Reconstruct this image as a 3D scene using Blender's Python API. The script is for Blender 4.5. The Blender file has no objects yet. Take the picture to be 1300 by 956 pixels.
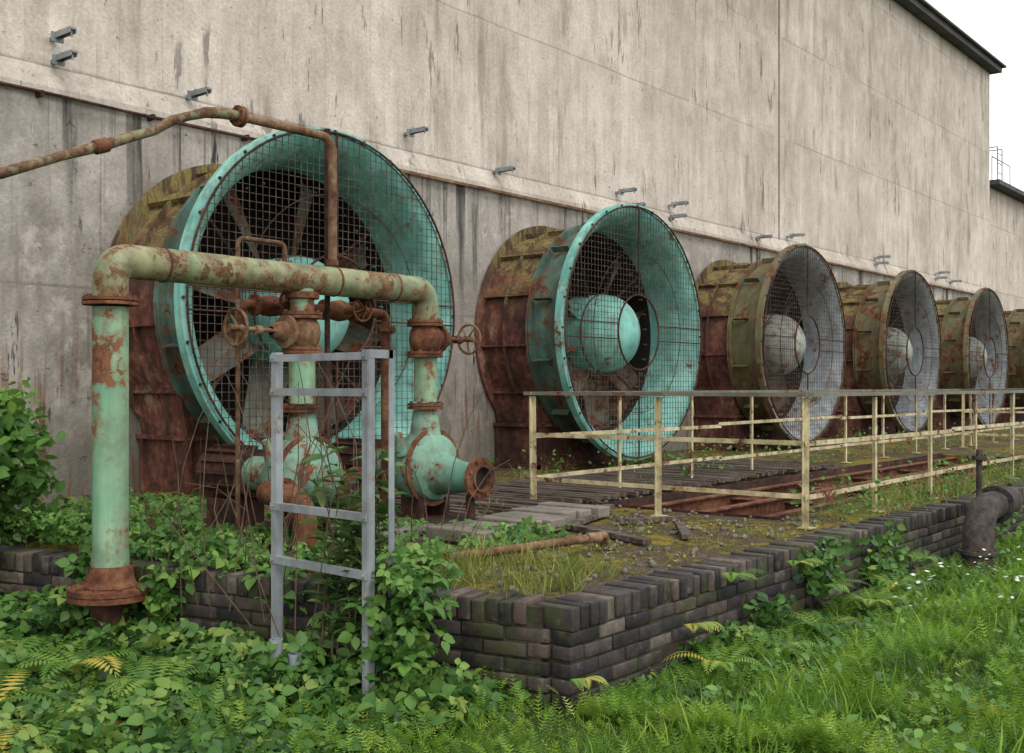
import bpy, math, random
import numpy as np
from mathutils import Vector, Matrix
random.seed(7); rng=np.random.default_rng(7)
S=bpy.context.scene
COL=S.collection

# ------------------------------------------------------------------ materials
class M:
    def __init__(s,name):
        s.m=bpy.data.materials.new(name); s.m.use_nodes=True; s.t=s.m.node_tree; s.t.nodes.clear()
        s.geo=s.t.nodes.new('ShaderNodeNewGeometry'); s.pos=s.geo.outputs['Position']; s._sep=None
    def put(s,sock,v):
        if v is None: return
        if isinstance(v,bpy.types.NodeSocket): s.t.links.new(v,sock)
        else:
            if isinstance(v,(tuple,list)) and sock.type=='RGBA' and len(v)==3: v=(*v,1)
            sock.default_value=v
    def sep(s):
        if s._sep is None:
            n=s.t.nodes.new('ShaderNodeSeparateXYZ'); s.put(n.inputs[0],s.pos); s._sep=n
        return s._sep.outputs
    def map(s,sx):
        n=s.t.nodes.new('ShaderNodeMapping'); s.put(n.inputs['Vector'],s.pos); n.inputs['Scale'].default_value=sx; return n.outputs[0]
    def noise(s,scale,detail=4,rough=.55,sx=None,dist=0,vec=None):
        n=s.t.nodes.new('ShaderNodeTexNoise')
        s.put(n.inputs['Vector'],vec if vec is not None else (s.map(sx) if sx else s.pos))
        n.inputs['Scale'].default_value=scale; n.inputs['Detail'].default_value=min(detail,4)
        n.inputs['Roughness'].default_value=rough; n.inputs['Distortion'].default_value=dist
        return n.outputs['Fac']
    def math(s,op,a,b=None,c=None,clamp=False):
        n=s.t.nodes.new('ShaderNodeMath'); n.operation=op; n.use_clamp=clamp
        s.put(n.inputs[0],a); s.put(n.inputs[1],b)
        if c is not None: s.put(n.inputs[2],c)
        return n.outputs[0]
    def mr(s,f,a,b,c=0.,d=1.,smooth=True):
        n=s.t.nodes.new('ShaderNodeMapRange'); n.interpolation_type='SMOOTHSTEP' if smooth else 'LINEAR'
        s.put(n.inputs[0],f)
        for i,v in enumerate((a,b,c,d)): n.inputs[i+1].default_value=v
        return n.outputs[0]
    def ramp(s,f,stops):
        n=s.t.nodes.new('ShaderNodeValToRGB'); s.put(n.inputs[0],f); e=n.color_ramp.elements
        while len(e)<len(stops): e.new(.5)
        for i,(p,c) in enumerate(stops): e[i].position=p; e[i].color=(*c,1)
        return n.outputs[0]
    def mix(s,f,a,b,blend='MIX'):
        n=s.t.nodes.new('ShaderNodeMix'); n.data_type='RGBA'; n.blend_type=blend
        s.put(n.inputs[0],f); s.put(n.inputs[6],a); s.put(n.inputs[7],b); return n.outputs[2]
    def scale(s,col,f):
        n=s.t.nodes.new('ShaderNodeVectorMath'); n.operation='SCALE'; s.put(n.inputs[0],col); s.put(n.inputs['Scale'],f); return n.outputs[0]
    def attr(s,name):
        n=s.t.nodes.new('ShaderNodeAttribute'); n.attribute_name=name; return n.outputs['Fac']
    def bump(s,h,strength=.4,dist=.02):
        n=s.t.nodes.new('ShaderNodeBump'); s.put(n.inputs['Height'],h); n.inputs['Strength'].default_value=strength; n.inputs['Distance'].default_value=dist; return n.outputs[0]
    def done(s,col,rough=.8,metal=0.,normal=None,spec=.3,trans=None):
        p=s.t.nodes.new('ShaderNodeBsdfPrincipled'); s.put(p.inputs['Base Color'],col); s.put(p.inputs['Roughness'],rough)
        s.put(p.inputs['Metallic'],metal); p.inputs['Specular IOR Level'].default_value=spec
        if normal is not None: s.put(p.inputs['Normal'],normal)
        o=s.t.nodes.new('ShaderNodeOutputMaterial'); sh=p.outputs[0]
        if trans:
            tr=s.t.nodes.new('ShaderNodeBsdfTranslucent'); s.put(tr.inputs[0],col)
            mx=s.t.nodes.new('ShaderNodeMixShader'); mx.inputs[0].default_value=trans
            s.t.links.new(sh,mx.inputs[1]); s.t.links.new(tr.outputs[0],mx.inputs[2]); sh=mx.outputs[0]
        s.t.links.new(sh,o.inputs[0]); return s.m

def concrete(name,dark,light,boards=.24,stain=.5,board_amt=.10,lower=False):
    m=M(name); x,y,z=m.sep()
    n1=m.noise(.45,4,.6); n2=m.noise(1.,4,.65,sx=(6,6,.5)); n3=m.noise(26,4,.75); n4=m.noise(1,4,.7,sx=(2.2,2.2,1.5))
    f=m.math('ADD',m.math('MULTIPLY',n1,.45),m.math('MULTIPLY',n4,.55))
    col=m.ramp(f,[(.38,dark),(.5,tuple((a+b)/2 for a,b in zip(dark,light))),(.60,light)])
    bx=m.math('DIVIDE',m.math('ADD',x,m.math('MULTIPLY',n1,.06)),boards)
    # each lift of formwork has its own boards
    lift=m.math('FLOOR',m.math('DIVIDE',z,1.95))
    wn=m.t.nodes.new('ShaderNodeTexWhiteNoise'); wn.noise_dimensions='1D'; m.put(wn.inputs['W'],m.math('ADD',m.math('FLOOR',bx),m.math('MULTIPLY',lift,37.3)))
    fr=m.math('FRACT',bx)
    sn=m.noise(1.2,3,.6,sx=(4,4,.9))
    seam=m.math('MULTIPLY',m.mr(fr,.0,.06,1,0),m.mr(sn,.45,.60))
    col=m.scale(col,m.mr(wn.outputs['Value'],0,1,1-board_amt,1+board_amt*.6,False))
    col=m.scale(col,m.mr(n2,.3,.72,.86,1.09,False))
    col=m.scale(col,m.mr(seam,0,1,1,.74,False))
    col=m.scale(col,m.mr(n3,.25,.75,.78,1.2,False))
    zz=m.math('FRACT',m.math('DIVIDE',m.math('ADD',z,m.math('MULTIPLY',n4,.04)),1.95))
    joint=m.math('MULTIPLY',m.mr(zz,0,.02,1,0),m.mr(n1,.34,.48))
    col=m.scale(col,m.mr(joint,0,1,1,.6,False))
    # each lift slightly different in tone, weeping below the joint
    wl=m.t.nodes.new('ShaderNodeTexWhiteNoise'); wl.noise_dimensions='1D'; m.put(wl.inputs['W'],m.math('ADD',lift,3.7))
    col=m.scale(col,m.mr(wl.outputs['Value'],0,1,.93,1.05,False))
    weep=m.math('MULTIPLY',m.mr(zz,.55,1.,0,1),m.mr(n2,.48,.66))
    col=m.scale(col,m.mr(weep,0,1,1,.78,False))
    r1=m.math('MULTIPLY',m.mr(m.noise(1,4,.7,sx=(2.6,2.6,.30)),.52,.68),m.mr(m.noise(.6,2),.42,.60))
    col=m.mix(m.math('MULTIPLY',r1,min(1,stain)),col,(.20,.17,.135))
    r2=m.math('MULTIPLY',m.mr(m.noise(1.7,4,.75,sx=(2.6,2.6,.40)),.585,.635),m.mr(m.noise(.8,2,sx=(1.3,1,1)),.48,.57))
    col=m.mix(m.math('MULTIPLY',r2,stain),col,(.055,.052,.048))
    r3=m.mr(m.noise(2.3,4,.7,sx=(1,1,.8)),.57,.68)
    col=m.mix(m.math('MULTIPLY',r3,.5 if lower else .22),col,tuple(min(.66,c*1.2) for c in light))
    pits=m.mr(m.noise(9,4,.75),.64,.70); col=m.scale(col,m.mr(pits,0,1,1,.6,False))
    if lower:
        cn=m.noise(1,3,.7,sx=(5.5,1,.10)); ln=m.math('ADD',z,m.math('MULTIPLY',m.noise(1,2,.5,sx=(2.7,1,.1)),3.8))
        run=m.math('MULTIPLY',m.mr(cn,.50,.60),m.mr(ln,3.7,5.2)); run=m.math('MULTIPLY',run,m.mr(n2,.36,.60))
        col=m.mix(m.math('MULTIPLY',run,.9),col,(.045,.043,.040))
        low=m.mr(m.math('ADD',z,m.math('MULTIPLY',n4,1.8)),.8,2.7,1,0)
        col=m.mix(m.math('MULTIPLY',low,.7),col,(.12,.11,.08))
        rs=m.math('MULTIPLY',m.mr(m.noise(2.2,4,.6,sx=(6,5,.35)),.54,.63),m.mr(z,.7,2.0,1,0))
        col=m.mix(m.math('MULTIPLY',rs,.75),col,(.16,.07,.035))
    h=m.math('ADD',m.math('MULTIPLY',n3,.5),m.math('SUBTRACT',m.math('MULTIPLY',n4,.7),m.math('ADD',m.math('MULTIPLY',seam,.3),m.math('MULTIPLY',pits,.7))))
    return m.done(col,.93,0,m.bump(h,.7,.025),.12)

def painted(name,base,base2,rust=.45,rustc=((.05,.022,.014),(.17,.065,.028)),rough=.55,streak=1.,dirt=.35,fs=6.):
    m=M(name)
    n=m.noise(2.2,4,.6); col=m.mix(m.mr(n,.35,.65),base,base2)
    st=m.noise(1,4,.6,sx=(9,9,.9)); col=m.scale(col,m.mr(st,.3,.7,1-.36*streak,1.10,False))
    g=m.noise(16,4,.7)
    col=m.mix(m.math('MULTIPLY',m.mr(m.noise(5,4,.7),.47,.68),dirt),col,(.10,.085,.055))
    rf=m.math('ADD',m.math('MULTIPLY',m.noise(fs,4,.72),.6),m.math('MULTIPLY',m.noise(1.3,3,.6,sx=(2.5,2.5,1.0)),.4))
    rf=m.math('ADD',rf,m.math('MULTIPLY',m.math('SUBTRACT',g,.5),.10))
    t=.66-.30*rust
    mask=m.mr(rf,t,t+.03)
    rc=m.mix(m.mr(g,.35,.65),rustc[0],rustc[1])
    col=m.mix(m.math('MULTIPLY',m.mr(rf,t-.06,t),.45),col,rustc[1])
    col=m.mix(mask,col,rc)
    h=m.math('ADD',m.math('MULTIPLY',g,.5),m.math('MULTIPLY',mask,.4))
    return m.done(col,m.mr(mask,0,1,rough,.9,False),0,m.bump(h,.5,.008),.3)

def rusty(name,a=(.035,.018,.014),b=(.12,.045,.025),c=(.20,.10,.05)):
    m=M(name); g=m.noise(16,4,.7); f=m.math('ADD',m.math('MULTIPLY',m.noise(3,4,.65),.5),m.math('MULTIPLY',g,.5))
    col=m.ramp(f,[(.38,a),(.5,b),(.62,c)])
    return m.done(col,.9,0,m.bump(g,.6,.01),.2)

def casing_mat():
    m=M('casing_weathered'); x,y,z=m.sep()
    yel=m.ramp(m.noise(1,4,.7,sx=(7,2.2,1.6)),[(.36,(.05,.032,.022)),(.46,(.12,.08,.04)),(.53,(.22,.185,.06)),(.57,(.13,.085,.045)),(.66,(.18,.18,.08))])
    g=m.noise(11,4,.7)
    red=m.ramp(m.math('ADD',m.math('MULTIPLY',m.noise(1.6,4,.65,sx=(1,1,.7)),.6),m.math('MULTIPLY',g,.4)),[(.40,(.04,.022,.019)),(.5,(.12,.048,.036)),(.58,(.21,.088,.06)),(.66,(.27,.21,.17))])
    k=m.mr(m.math('ADD',z,m.math('MULTIPLY',m.noise(2,4,.7,sx=(4,1,1)),2.0)),3.0,3.7)
    col=m.mix(k,red,yel)
    dk=m.mr(m.noise(4,4,.72,sx=(1.4,1.4,.7)),.50,.60); col=m.mix(m.math('MULTIPLY',dk,.8),col,(.065,.036,.027))
    return m.done(col,.85,0,m.bump(g,.5,.012),.2)

def leafmat(name,stops,trans=.3,rough=.5):
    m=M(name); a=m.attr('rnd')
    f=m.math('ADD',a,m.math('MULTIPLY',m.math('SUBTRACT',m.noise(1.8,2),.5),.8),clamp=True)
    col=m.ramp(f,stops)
    return m.done(col,rough,0,None,.35,trans)

C_UP=concrete('concrete_upper',(.40,.345,.29),(.59,.525,.455),.23,.6,.075)
C_LO=concrete('concrete_lower',(.25,.225,.195),(.46,.42,.37),.9,1.,.04,lower=True)
C_SLAB=concrete('concrete_slab',(.11,.10,.08),(.24,.21,.18),5,.8,.02)
TEAL=painted('teal_paint',(.16,.44,.38),(.28,.57,.49),.15,dirt=.42)
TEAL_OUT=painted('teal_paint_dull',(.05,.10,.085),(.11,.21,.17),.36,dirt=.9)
GREYB=painted('grey_blue_paint',(.27,.31,.33),(.37,.41,.43),.22,dirt=.6)
OLIVE=painted('olive_paint',(.11,.115,.065),(.18,.17,.08),.42,dirt=.9)
HUBW=painted('hub_grey_green',(.24,.29,.26),(.34,.36,.30),.33,dirt=.9)
PIPE=painted('pipe_green',(.16,.33,.21),(.25,.39,.24),.32,rustc=((.07,.03,.02),(.20,.085,.04)),dirt=.4,fs=4)
PIPE_T=painted('pipe_top_olive',(.19,.26,.14),(.28,.28,.15),.47,rustc=((.08,.04,.02),(.19,.12,.06)),dirt=.85,fs=9)
PIPE_R=painted('pipe_bent_rusty',(.17,.20,.11),(.22,.20,.10),.78,rustc=((.06,.032,.02),(.15,.085,.045)),dirt=.9,fs=9)
PUMP=painted('pump_teal',(.11,.26,.19),(.19,.34,.25),.34,dirt=.7)
YEL=painted('railing_cream_yellow',(.48,.41,.22),(.60,.53,.33),.32,dirt=.6,fs=9)
TOPR=painted('rail_top_grey',(.12,.12,.10),(.18,.175,.12),.25,dirt=.8)
GALV=painted('galvanised_steel',(.22,.245,.26),(.32,.345,.36),.08,dirt=.35,rough=.45)
RUST=rusty('rust'); RUSTD=rusty('rust_dark',(.018,.011,.010),(.05,.024,.018),(.10,.045,.03))
RUSTL=rusty('rust_light',(.06,.03,.02),(.15,.08,.045),(.24,.17,.10))
DGREY=rusty('dark_bitumen_pipe',(.02,.018,.017),(.05,.043,.04),(.10,.075,.06))
CASE=casing_mat()
WIRE=rusty('wire_dark',(.03,.024,.02),(.07,.05,.04),(.12,.10,.08))
BLADE=painted('blade_grey',(.11,.12,.10),(.18,.19,.15),.48,dirt=.9)
m=M('void_dark'); VOID=m.done(m.ramp(m.noise(3),[(.3,(.010,.008,.007)),(.7,(.032,.020,.015))]),.95)  # near-black colour, painted in for the shade inside openings
m=M('grey_plastic'); PVC=m.done(m.ramp(m.noise(4),[(.3,(.20,.23,.25)),(.7,(.30,.32,.34))]),.5)
m=M('roof_trim'); ROOFT=m.done(m.ramp(m.noise(2),[(.3,(.04,.04,.042)),(.7,(.09,.088,.085))]),.8)

m=M('engineering_brick'); a=m.attr('rnd')
c=m.ramp(a,[(0,(.016,.014,.015)),(.35,(.030,.025,.026)),(.65,(.047,.037,.036)),(.88,(.075,.053,.045)),(1,(.125,.105,.085))])
g=m.noise(14,4,.75); c=m.scale(c,m.mr(g,.3,.7,.45,1.55,False))
mo=m.math('MULTIPLY',m.mr(m.noise(2.6,4,.7),.50,.60),.75); c=m.mix(mo,c,(.045,.052,.018))
c=m.mix(m.mr(m.noise(7,4,.7),.58,.66,0,.3),c,(.16,.15,.125))
BRICK=m.done(c,.68,0,m.bump(g,.6,.008),.28)
m=M('mortar'); c=m.ramp(m.noise(6,4,.7),[(.35,(.022,.018,.014)),(.5,(.055,.045,.035)),(.6,(.035,.045,.015)),(.75,(.10,.09,.07))]); MORTAR=m.done(c,.95,0,m.bump(m.noise(50,3,.7),.6,.01),.1)

m=M('platform_surface'); g=m.noise(8,4,.75)
f=m.math('ADD',m.math('MULTIPLY',m.noise(1.1,4,.65),.5),m.math('MULTIPLY',g,.5))
c=m.ramp(f,[(.36,(.04,.032,.025)),(.43,(.13,.105,.08)),(.48,(.065,.048,.033)),(.53,(.15,.12,.03)),(.59,(.24,.18,.035)),(.66,(.10,.13,.025))])
c=m.scale(c,m.mr(m.noise(45,4,.7),.3,.7,.5,1.4,False))
PLAT=m.done(c,.95,0,m.bump(m.noise(22,4,.75),1,.04),.1)
m=M('ground_soil'); f=m.math('ADD',m.math('MULTIPLY',m.noise(.6,4,.65),.5),m.math('MULTIPLY',m.noise(9,4,.7),.5))
c=m.ramp(f,[(.35,(.025,.03,.012)),(.5,(.045,.07,.018)),(.65,(.07,.12,.028))]); GROUND=m.done(c,.95,0,m.bump(m.noise(25,3,.7),1,.05),.1)
m=M('old_timber'); c=m.ramp(m.noise(1,4,.7,sx=(22,2,5)),[(.3,(.03,.022,.018)),(.48,(.08,.06,.048)),(.6,(.15,.125,.105)),(.72,(.06,.06,.025))]); TIMBER=m.done(c,.9,0,m.bump(m.noise(1,4,.7,sx=(60,4,10)),.6,.01),.15)

L_BR=leafmat('leaf_bramble',[(0,(.02,.055,.012)),(.35,(.05,.13,.024)),(.7,(.10,.21,.038)),(1,(.22,.30,.065))])
L_IV=leafmat('leaf_bush',[(0,(.03,.085,.018)),(.5,(.075,.18,.032)),(1,(.17,.30,.055))])
L_SH=leafmat('leaf_shrub',[(0,(.035,.08,.02)),(.5,(.085,.17,.045)),(.85,(.16,.25,.08)),(1,(.27,.27,.10))])
L_GR=leafmat('leaf_meadow',[(0,(.045,.11,.012)),(.35,(.11,.23,.02)),(.7,(.22,.37,.035)),(1,(.35,.43,.08))],.35)
L_DG=leafmat('leaf_drygrass',[(0,(.08,.12,.02)),(.5,(.18,.22,.04)),(.8,(.33,.31,.08)),(1,(.35,.24,.10))],.3)
L_FE=leafmat('leaf_fern',[(0,(.05,.13,.02)),(.5,(.11,.23,.03)),(.85,(.20,.31,.05)),(1,(.42,.34,.06))])
m=M('petal_white'); PETAL=m.done((.75,.77,.72),.6,0,None,.2,.3)
m=M('twig'); TWIG=m.done(m.ramp(m.noise(10),[(.3,(.05,.03,.02)),(.7,(.14,.10,.06))]),.8)

# ------------------------------------------------------------------ mesh helpers
def empty(name,loc=(0,0,0)):
    e=bpy.data.objects.new(name,None); e.location=loc; e.empty_display_size=.2; COL.objects.link(e); return e
def parent(o,e,local=False):
    if e is None: return
    o.parent=e
    if not local: o.matrix_parent_inverse=Matrix.Translation(-Vector(e.location))
def addmesh(name,v,f,mat,par=None,smooth=False,local=False,bevel=0,loc=None):
    me=bpy.data.meshes.new(name); me.from_pydata([tuple(p) for p in v],[],f); me.update()
    if smooth: me.polygons.foreach_set('use_smooth',[True]*len(me.polygons))
    me.materials.append(mat); o=bpy.data.objects.new(name,me); COL.objects.link(o)
    if loc is not None: o.location=loc
    parent(o,par,local)
    if bevel:
        b=o.modifiers.new('b','BEVEL'); b.width=bevel; b.segments=2; b.limit_method='ANGLE'
    return o
class MB:
    def __init__(s): s.v=[]; s.f=[]
    def add(s,v,f):
        o=len(s.v); s.v+= [tuple(p) for p in v]; s.f+=[tuple(i+o for i in q) for q in f]
    def box(s,c,d,R=None):
        v=[]
        for sx in(-.5,.5):
            for sy in(-.5,.5):
                for sz in(-.5,.5):
                    p=Vector((sx*d[0],sy*d[1],sz*d[2]))
                    if R is not None: p=R@p
                    v.append(p+Vector(c))
        s.add(v,[(0,1,3,2),(4,6,7,5),(0,4,5,1),(2,3,7,6),(0,2,6,4),(1,5,7,3)])
    def tube(s,pts,r,seg=12,cap=True):
        pts=[Vector(p) for p in pts]; n=len(pts); rs=r if isinstance(r,(list,tuple)) else [r]*n
        t0=(pts[1]-pts[0]).normalized(); a=Vector((0,0,1)) if abs(t0.z)<.9 else Vector((1,0,0)); u=t0.cross(a).normalized()
        v=[];f=[]
        for i in range(n):
            t=(pts[min(i+1,n-1)]-pts[max(i-1,0)]).normalized()
            u=(u-t*u.dot(t)).normalized(); w=t.cross(u)
            for k in range(seg):
                an=2*math.pi*k/seg; v.append(pts[i]+(u*math.cos(an)+w*math.sin(an))*rs[i])
        for i in range(n-1):
            for k in range(seg):
                k2=(k+1)%seg; f.append((i*seg+k,i*seg+k2,(i+1)*seg+k2,(i+1)*seg+k))
        if cap: f.append(tuple(range(seg-1,-1,-1))); f.append(tuple((n-1)*seg+k for k in range(seg)))
        s.add(v,f)
    def rev(s,prof,org,axis,seg=32,closed=False):
        ax=Vector(axis).normalized(); a=Vector((0,0,1)) if abs(ax.z)<.9 else Vector((1,0,0)); u=ax.cross(a).normalized(); w=ax.cross(u); org=Vector(org)
        v=[];f=[];n=len(prof)
        for r,h in prof:
            for k in range(seg):
                an=2*math.pi*k/seg; v.append(org+ax*h+(u*math.cos(an)+w*math.sin(an))*max(r,1e-4))
        for i in range(n if closed else n-1):
            j=(i+1)%n
            for k in range(seg):
                k2=(k+1)%seg; f.append((i*seg+k,i*seg+k2,j*seg+k2,j*seg+k))
        s.add(v,f)
    def flange(s,org,axis,r,t,nb=8,hole=0):
        s.rev([(hole,-t/2),(r,-t/2),(r,t/2),(hole,t/2)],org,axis,32,closed=hole>0)
        ax=Vector(axis).normalized(); a=Vector((0,0,1)) if abs(ax.z)<.9 else Vector((1,0,0)); u=ax.cross(a).normalized(); w=ax.cross(u)
        for k in range(nb):
            an=2*math.pi*(k+.5)/nb; p=Vector(org)+(u*math.cos(an)+w*math.sin(an))*r*.84
            s.tube([p-ax*(t/2+.014),p+ax*(t/2+.014)],min(.014,r*.1),6)
    def wheel(s,c,axis,R,r=.011,sp=5):
        ax=Vector(axis).normalized(); a=Vector((0,0,1)) if abs(ax.z)<.9 else Vector((1,0,0)); u=ax.cross(a).normalized(); w=ax.cross(u); c=Vector(c)
        prof=[(R+r*math.cos(t*math.pi/4),r*math.sin(t*math.pi/4)) for t in range(8)]
        s.rev(prof,c,ax,36,closed=True)
        for k in range(sp):
            an=2*math.pi*k/sp+.3; d=(u*math.cos(an)+w*math.sin(an)); s.tube([c-ax*.02,c+d*R*.5-ax*.012,c+d*R],r*.75,6)
        s.tube([c-ax*.05,c+ax*.05],R*.2,12)
    def obj(s,name,mat,par=None,smooth=False,local=False,bevel=0):
        o=addmesh(name,s.v,s.f,mat,par,smooth,local,bevel)
        if smooth:
            e=o.modifiers.new('es','EDGE_SPLIT'); e.split_angle=math.radians(38)
        return o
def arc(p1,b,p2,t):
    c=p1+p2-b; v1=p1-c; v2=p2-c; an=v1.angle(v2)
    return c+(v1*math.sin((1-t)*an)+v2*math.sin(t*an))/math.sin(an)
def fillet(pts,R,n=8):
    pts=[Vector(p) for p in pts]; out=[pts[0]]
    for i in range(1,len(pts)-1):
        a,b,c=pts[i-1],pts[i],pts[i+1]; d1=(a-b).normalized(); d2=(c-b).normalized()
        ang=d1.angle(d2); L=min(R/math.tan(ang/2),(a-b).length*.49,(c-b).length*.49); p1=b+d1*L; p2=b+d2*L
        for k in range(n+1):
            t=k/n; out.append(p1*(1-t)**2+b*2*t*(1-t)+p2*t*t) if ang<1.2 or ang>1.9 else out.append(arc(p1,b,p2,t))
    out.append(pts[-1]); return out

def inst(name,tv,tf,pos,R,scale,mat,rnd,par=None):
    N=len(pos); tv=np.asarray(tv,float); nv=len(tv)
    sc=np.asarray(scale).reshape(N,1,-1)
    V=(tv[None]*sc)@np.transpose(R,(0,2,1))+pos[:,None,:]
    lt=np.array([len(f) for f in tf]); idx=np.concatenate([np.array(f) for f in tf])
    L=(idx[None]+(np.arange(N)*nv)[:,None]).ravel(); LT=np.tile(lt,N); LS=np.concatenate([[0],np.cumsum(LT)[:-1]])
    me=bpy.data.meshes.new(name); me.vertices.add(N*nv); me.vertices.foreach_set('co',V.ravel().astype(np.float32))
    me.loops.add(len(L)); me.loops.foreach_set('vertex_index',L.astype(np.int32))
    me.polygons.add(len(LT)); me.polygons.foreach_set('loop_start',LS.astype(np.int32)); me.polygons.foreach_set('loop_total',LT.astype(np.int32))
    me.update(calc_edges=True); me.validate()
    at=me.attributes.new('rnd','FLOAT','POINT'); at.data.foreach_set('value',np.repeat(rnd,nv).astype(np.float32))
    me.materials.append(mat); o=bpy.data.objects.new(name,me); COL.objects.link(o); parent(o,par); return o
def frames(n,d):
    n=n/np.linalg.norm(n,axis=1,keepdims=True); d=d-n*np.sum(n*d,1,keepdims=True); d/=np.linalg.norm(d,axis=1,keepdims=True)+1e-9
    x=np.cross(d,n); return np.stack([x,d,n],axis=2)
LEAF_V=[(0,0,0),(-.28,.25,.05),(-.34,.5,.06),(-.2,.78,.03),(0,1,-.08),(.2,.78,.03),(.34,.5,.06),(.28,.25,.05),(0,.5,-.02)]
LEAF_F=[(0,8,2,1),(2,8,4,3),(0,7,6,8),(6,5,4,8)]
LONG_V=[(x*.55,y,z-.18*y*y) for x,y,z in LEAF_V]
TRI_V=[];TRI_F=[]
for an,sc_ in((0,1.),(1.35,.8),(-1.35,.8)):
    o=len(TRI_V)
    for x,y,z in LEAF_V:
        x*=sc_*1.15;yy=y*sc_*.62+.08
        TRI_V.append((x*math.cos(an)*.62-yy*math.sin(an),x*math.sin(an)*.62+yy*math.cos(an)+.3,z*.8-.1*y*y))
    TRI_F+=[tuple(i+o for i in f) for f in LEAF_F]
FE_V=[];FE_F=[]
for i in range(6):
    y=.12+i*.15; w=.26*math.sin(math.pi*(.25+.72*i/6)); zz=-.25*y*y
    for s_ in(-1,1):
        o=len(FE_V); FE_V+=[(0,y,zz),(s_*w,y+.14,zz-.03),(0,y+.055,zz)]; FE_F.append((o,o+1,o+2))
o=len(FE_V); FE_V+=[(-.012,0,0),(.012,0,0),(0,1.05,-.28)]; FE_F.append((o,o+1,o+2))
BL_V=[(-.03,0,0),(.03,0,0),(-.025,.06,.4),(.025,.06,.4),(-.016,.2,.75),(.016,.2,.75),(0,.42,1.0)]
BL_F=[(0,1,3,2),(2,3,5,4),(4,5,6)]
def leaves(name,pos,size,mat,up=1.0,tv=LEAF_V,tf=LEAF_F,rnd=None,par=None,dirs=None):
    N=len(pos); n=rng.normal(size=(N,3))*.6; n[:,2]+=up; n[:,1]-=.25; n[:,0]-=.2
    d=dirs if dirs is not None else rng.normal(size=(N,3))*[1,1,.4]-[0,0,.3]
    sz=size*rng.uniform(.5,1.5,N)
    if rnd is None: rnd=rng.beta(2,2,N)
    return inst(name,tv,tf,pos,frames(n,d),sz[:,None],mat,rnd,par)
def feath(name,pos,size,mat,rnd=None):
    N=len(pos); an=rng.uniform(0,2*math.pi,N); el=rng.uniform(.4,1.35,N)
    d=np.stack([np.cos(an)*np.cos(el),np.sin(an)*np.cos(el),np.sin(el)],1); n=np.stack([-np.cos(an)*np.sin(el),-np.sin(an)*np.sin(el),np.cos(el)],1)+rng.normal(size=(N,3))*.2
    sz=size*rng.uniform(.6,1.4,N)
    if rnd is None: rnd=rng.beta(2,2,N)
    return inst(name,FE_V,FE_F,pos,frames(n,d),sz[:,None],mat,rnd)
def blades(name,pos,h,mat,rnd=None,width=1.,par=None,tilt=.35):
    N=len(pos); an=rng.uniform(0,2*math.pi,N); z=np.zeros((N,3)); z[:,2]=1; z[:,:2]+=rng.normal(size=(N,2))*tilt
    d=np.stack([np.cos(an),np.sin(an),0*an],1); R=frames(z,d)
    s=np.stack([np.full(N,width)*h*rng.uniform(.6,1.2,N),h,h],1)
    if rnd is None: rnd=rng.beta(2,2,N)
    return inst(name,BL_V,BL_F,pos,R,s,mat,rnd,par)
def wob(u,v,k=1.,p=0.):
    return (np.sin(u*2.1*k+p)+np.sin(v*2.7*k+1.3+p)+np.sin((u+v)*3.9*k+p*2)*.6+np.sin((u-v)*5.3*k+.7)*.5)/3.1

# ------------------------------------------------------------------ ground and building
GZ=-.5
addmesh('ground',[(-400,-400,GZ),(400,-400,GZ),(400,400,GZ),(-400,400,GZ)],[(0,1,2,3)],GROUND)
WV=9.3
def profwall(name,u0,u1,prof,mat,par):
    v=[];f=[]
    for (y,z) in prof: v+=[(u0,y,z),(u1,y,z)]
    n=len(prof)
    for i in range(n-1): f.append((2*i,2*i+1,2*i+3,2*i+2))
    f.append(tuple(2*i for i in range(n))[::-1]); f.append(tuple(2*i+1 for i in range(n)))
    f.append((0,2*(n-1),2*(n-1)+1,1))
    return addmesh(name,v,f,mat,par)
bld=empty('concrete_cooling_building',(12,WV,GZ))
UE=33.7
profwall('lower_wall',-12,UE,[(WV+8,GZ),(WV,GZ),(WV,3.62),(WV+8,3.62)],C_LO,bld)
profwall('upper_wall',-12,UE,[(WV+8,3.624),(WV-.045,3.624),(WV-.045,3.68),(WV+.04,3.88),(WV+.04,10.15),(WV+8,10.15)],C_UP,bld)
b=MB(); b.box((10.9,WV+3.9,10.23),(46.0,8.3,.15)); b.box((10.9,WV+3.9,10.33),(46.2,8.5,.05)); b.obj('roof_edge',ROOFT,bld)
b=MB(); b.box((19.75,WV+.036,6.9),(.022,.012,6.2)); b.obj('movement_joint',RUSTD,bld)
ann=empty('concrete_annex_building',(50,WV,GZ))
profwall('walls',UE+.003,75,[(WV+8,GZ),(WV+.22,GZ),(WV+.22,6.95),(WV+8,6.95)],C_UP,ann)
b=MB(); b.box((54.5,WV+3.95,7.03),(41,8.2,.13)); b.obj('roof_edge',ROOFT,ann)
b=MB()
for du in(0,.5):
    b.tube([(36.2+du,WV+.5,7.1),(36.2+du,WV+.5,8.5)],.02,6); b.tube([(36.2+du,WV+1.2,7.1),(36.2+du,WV+1.2,8.5)],.02,6)
    b.tube([(36.2+du,WV+.5,8.5),(36.2+du,WV+1.2,8.5)],.02,6)
for z in(7.4,7.7,8.,8.3): b.tube([(36.2,WV+.5,z),(36.7,WV+.5,z)],.014,6)
for v in (.5,1.2): b.tube([(35.6,WV+v,8.1),(37.6,WV+v,8.1)],.018,6)
b.tube([(37.6,WV+.5,7.1),(37.6,WV+.5,8.1)],.018,6); b.tube([(35.6,WV+.5,7.1),(35.6,WV+.5,8.1)],.018,6)
b.obj('rooftop_railing',GALV)
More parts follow.
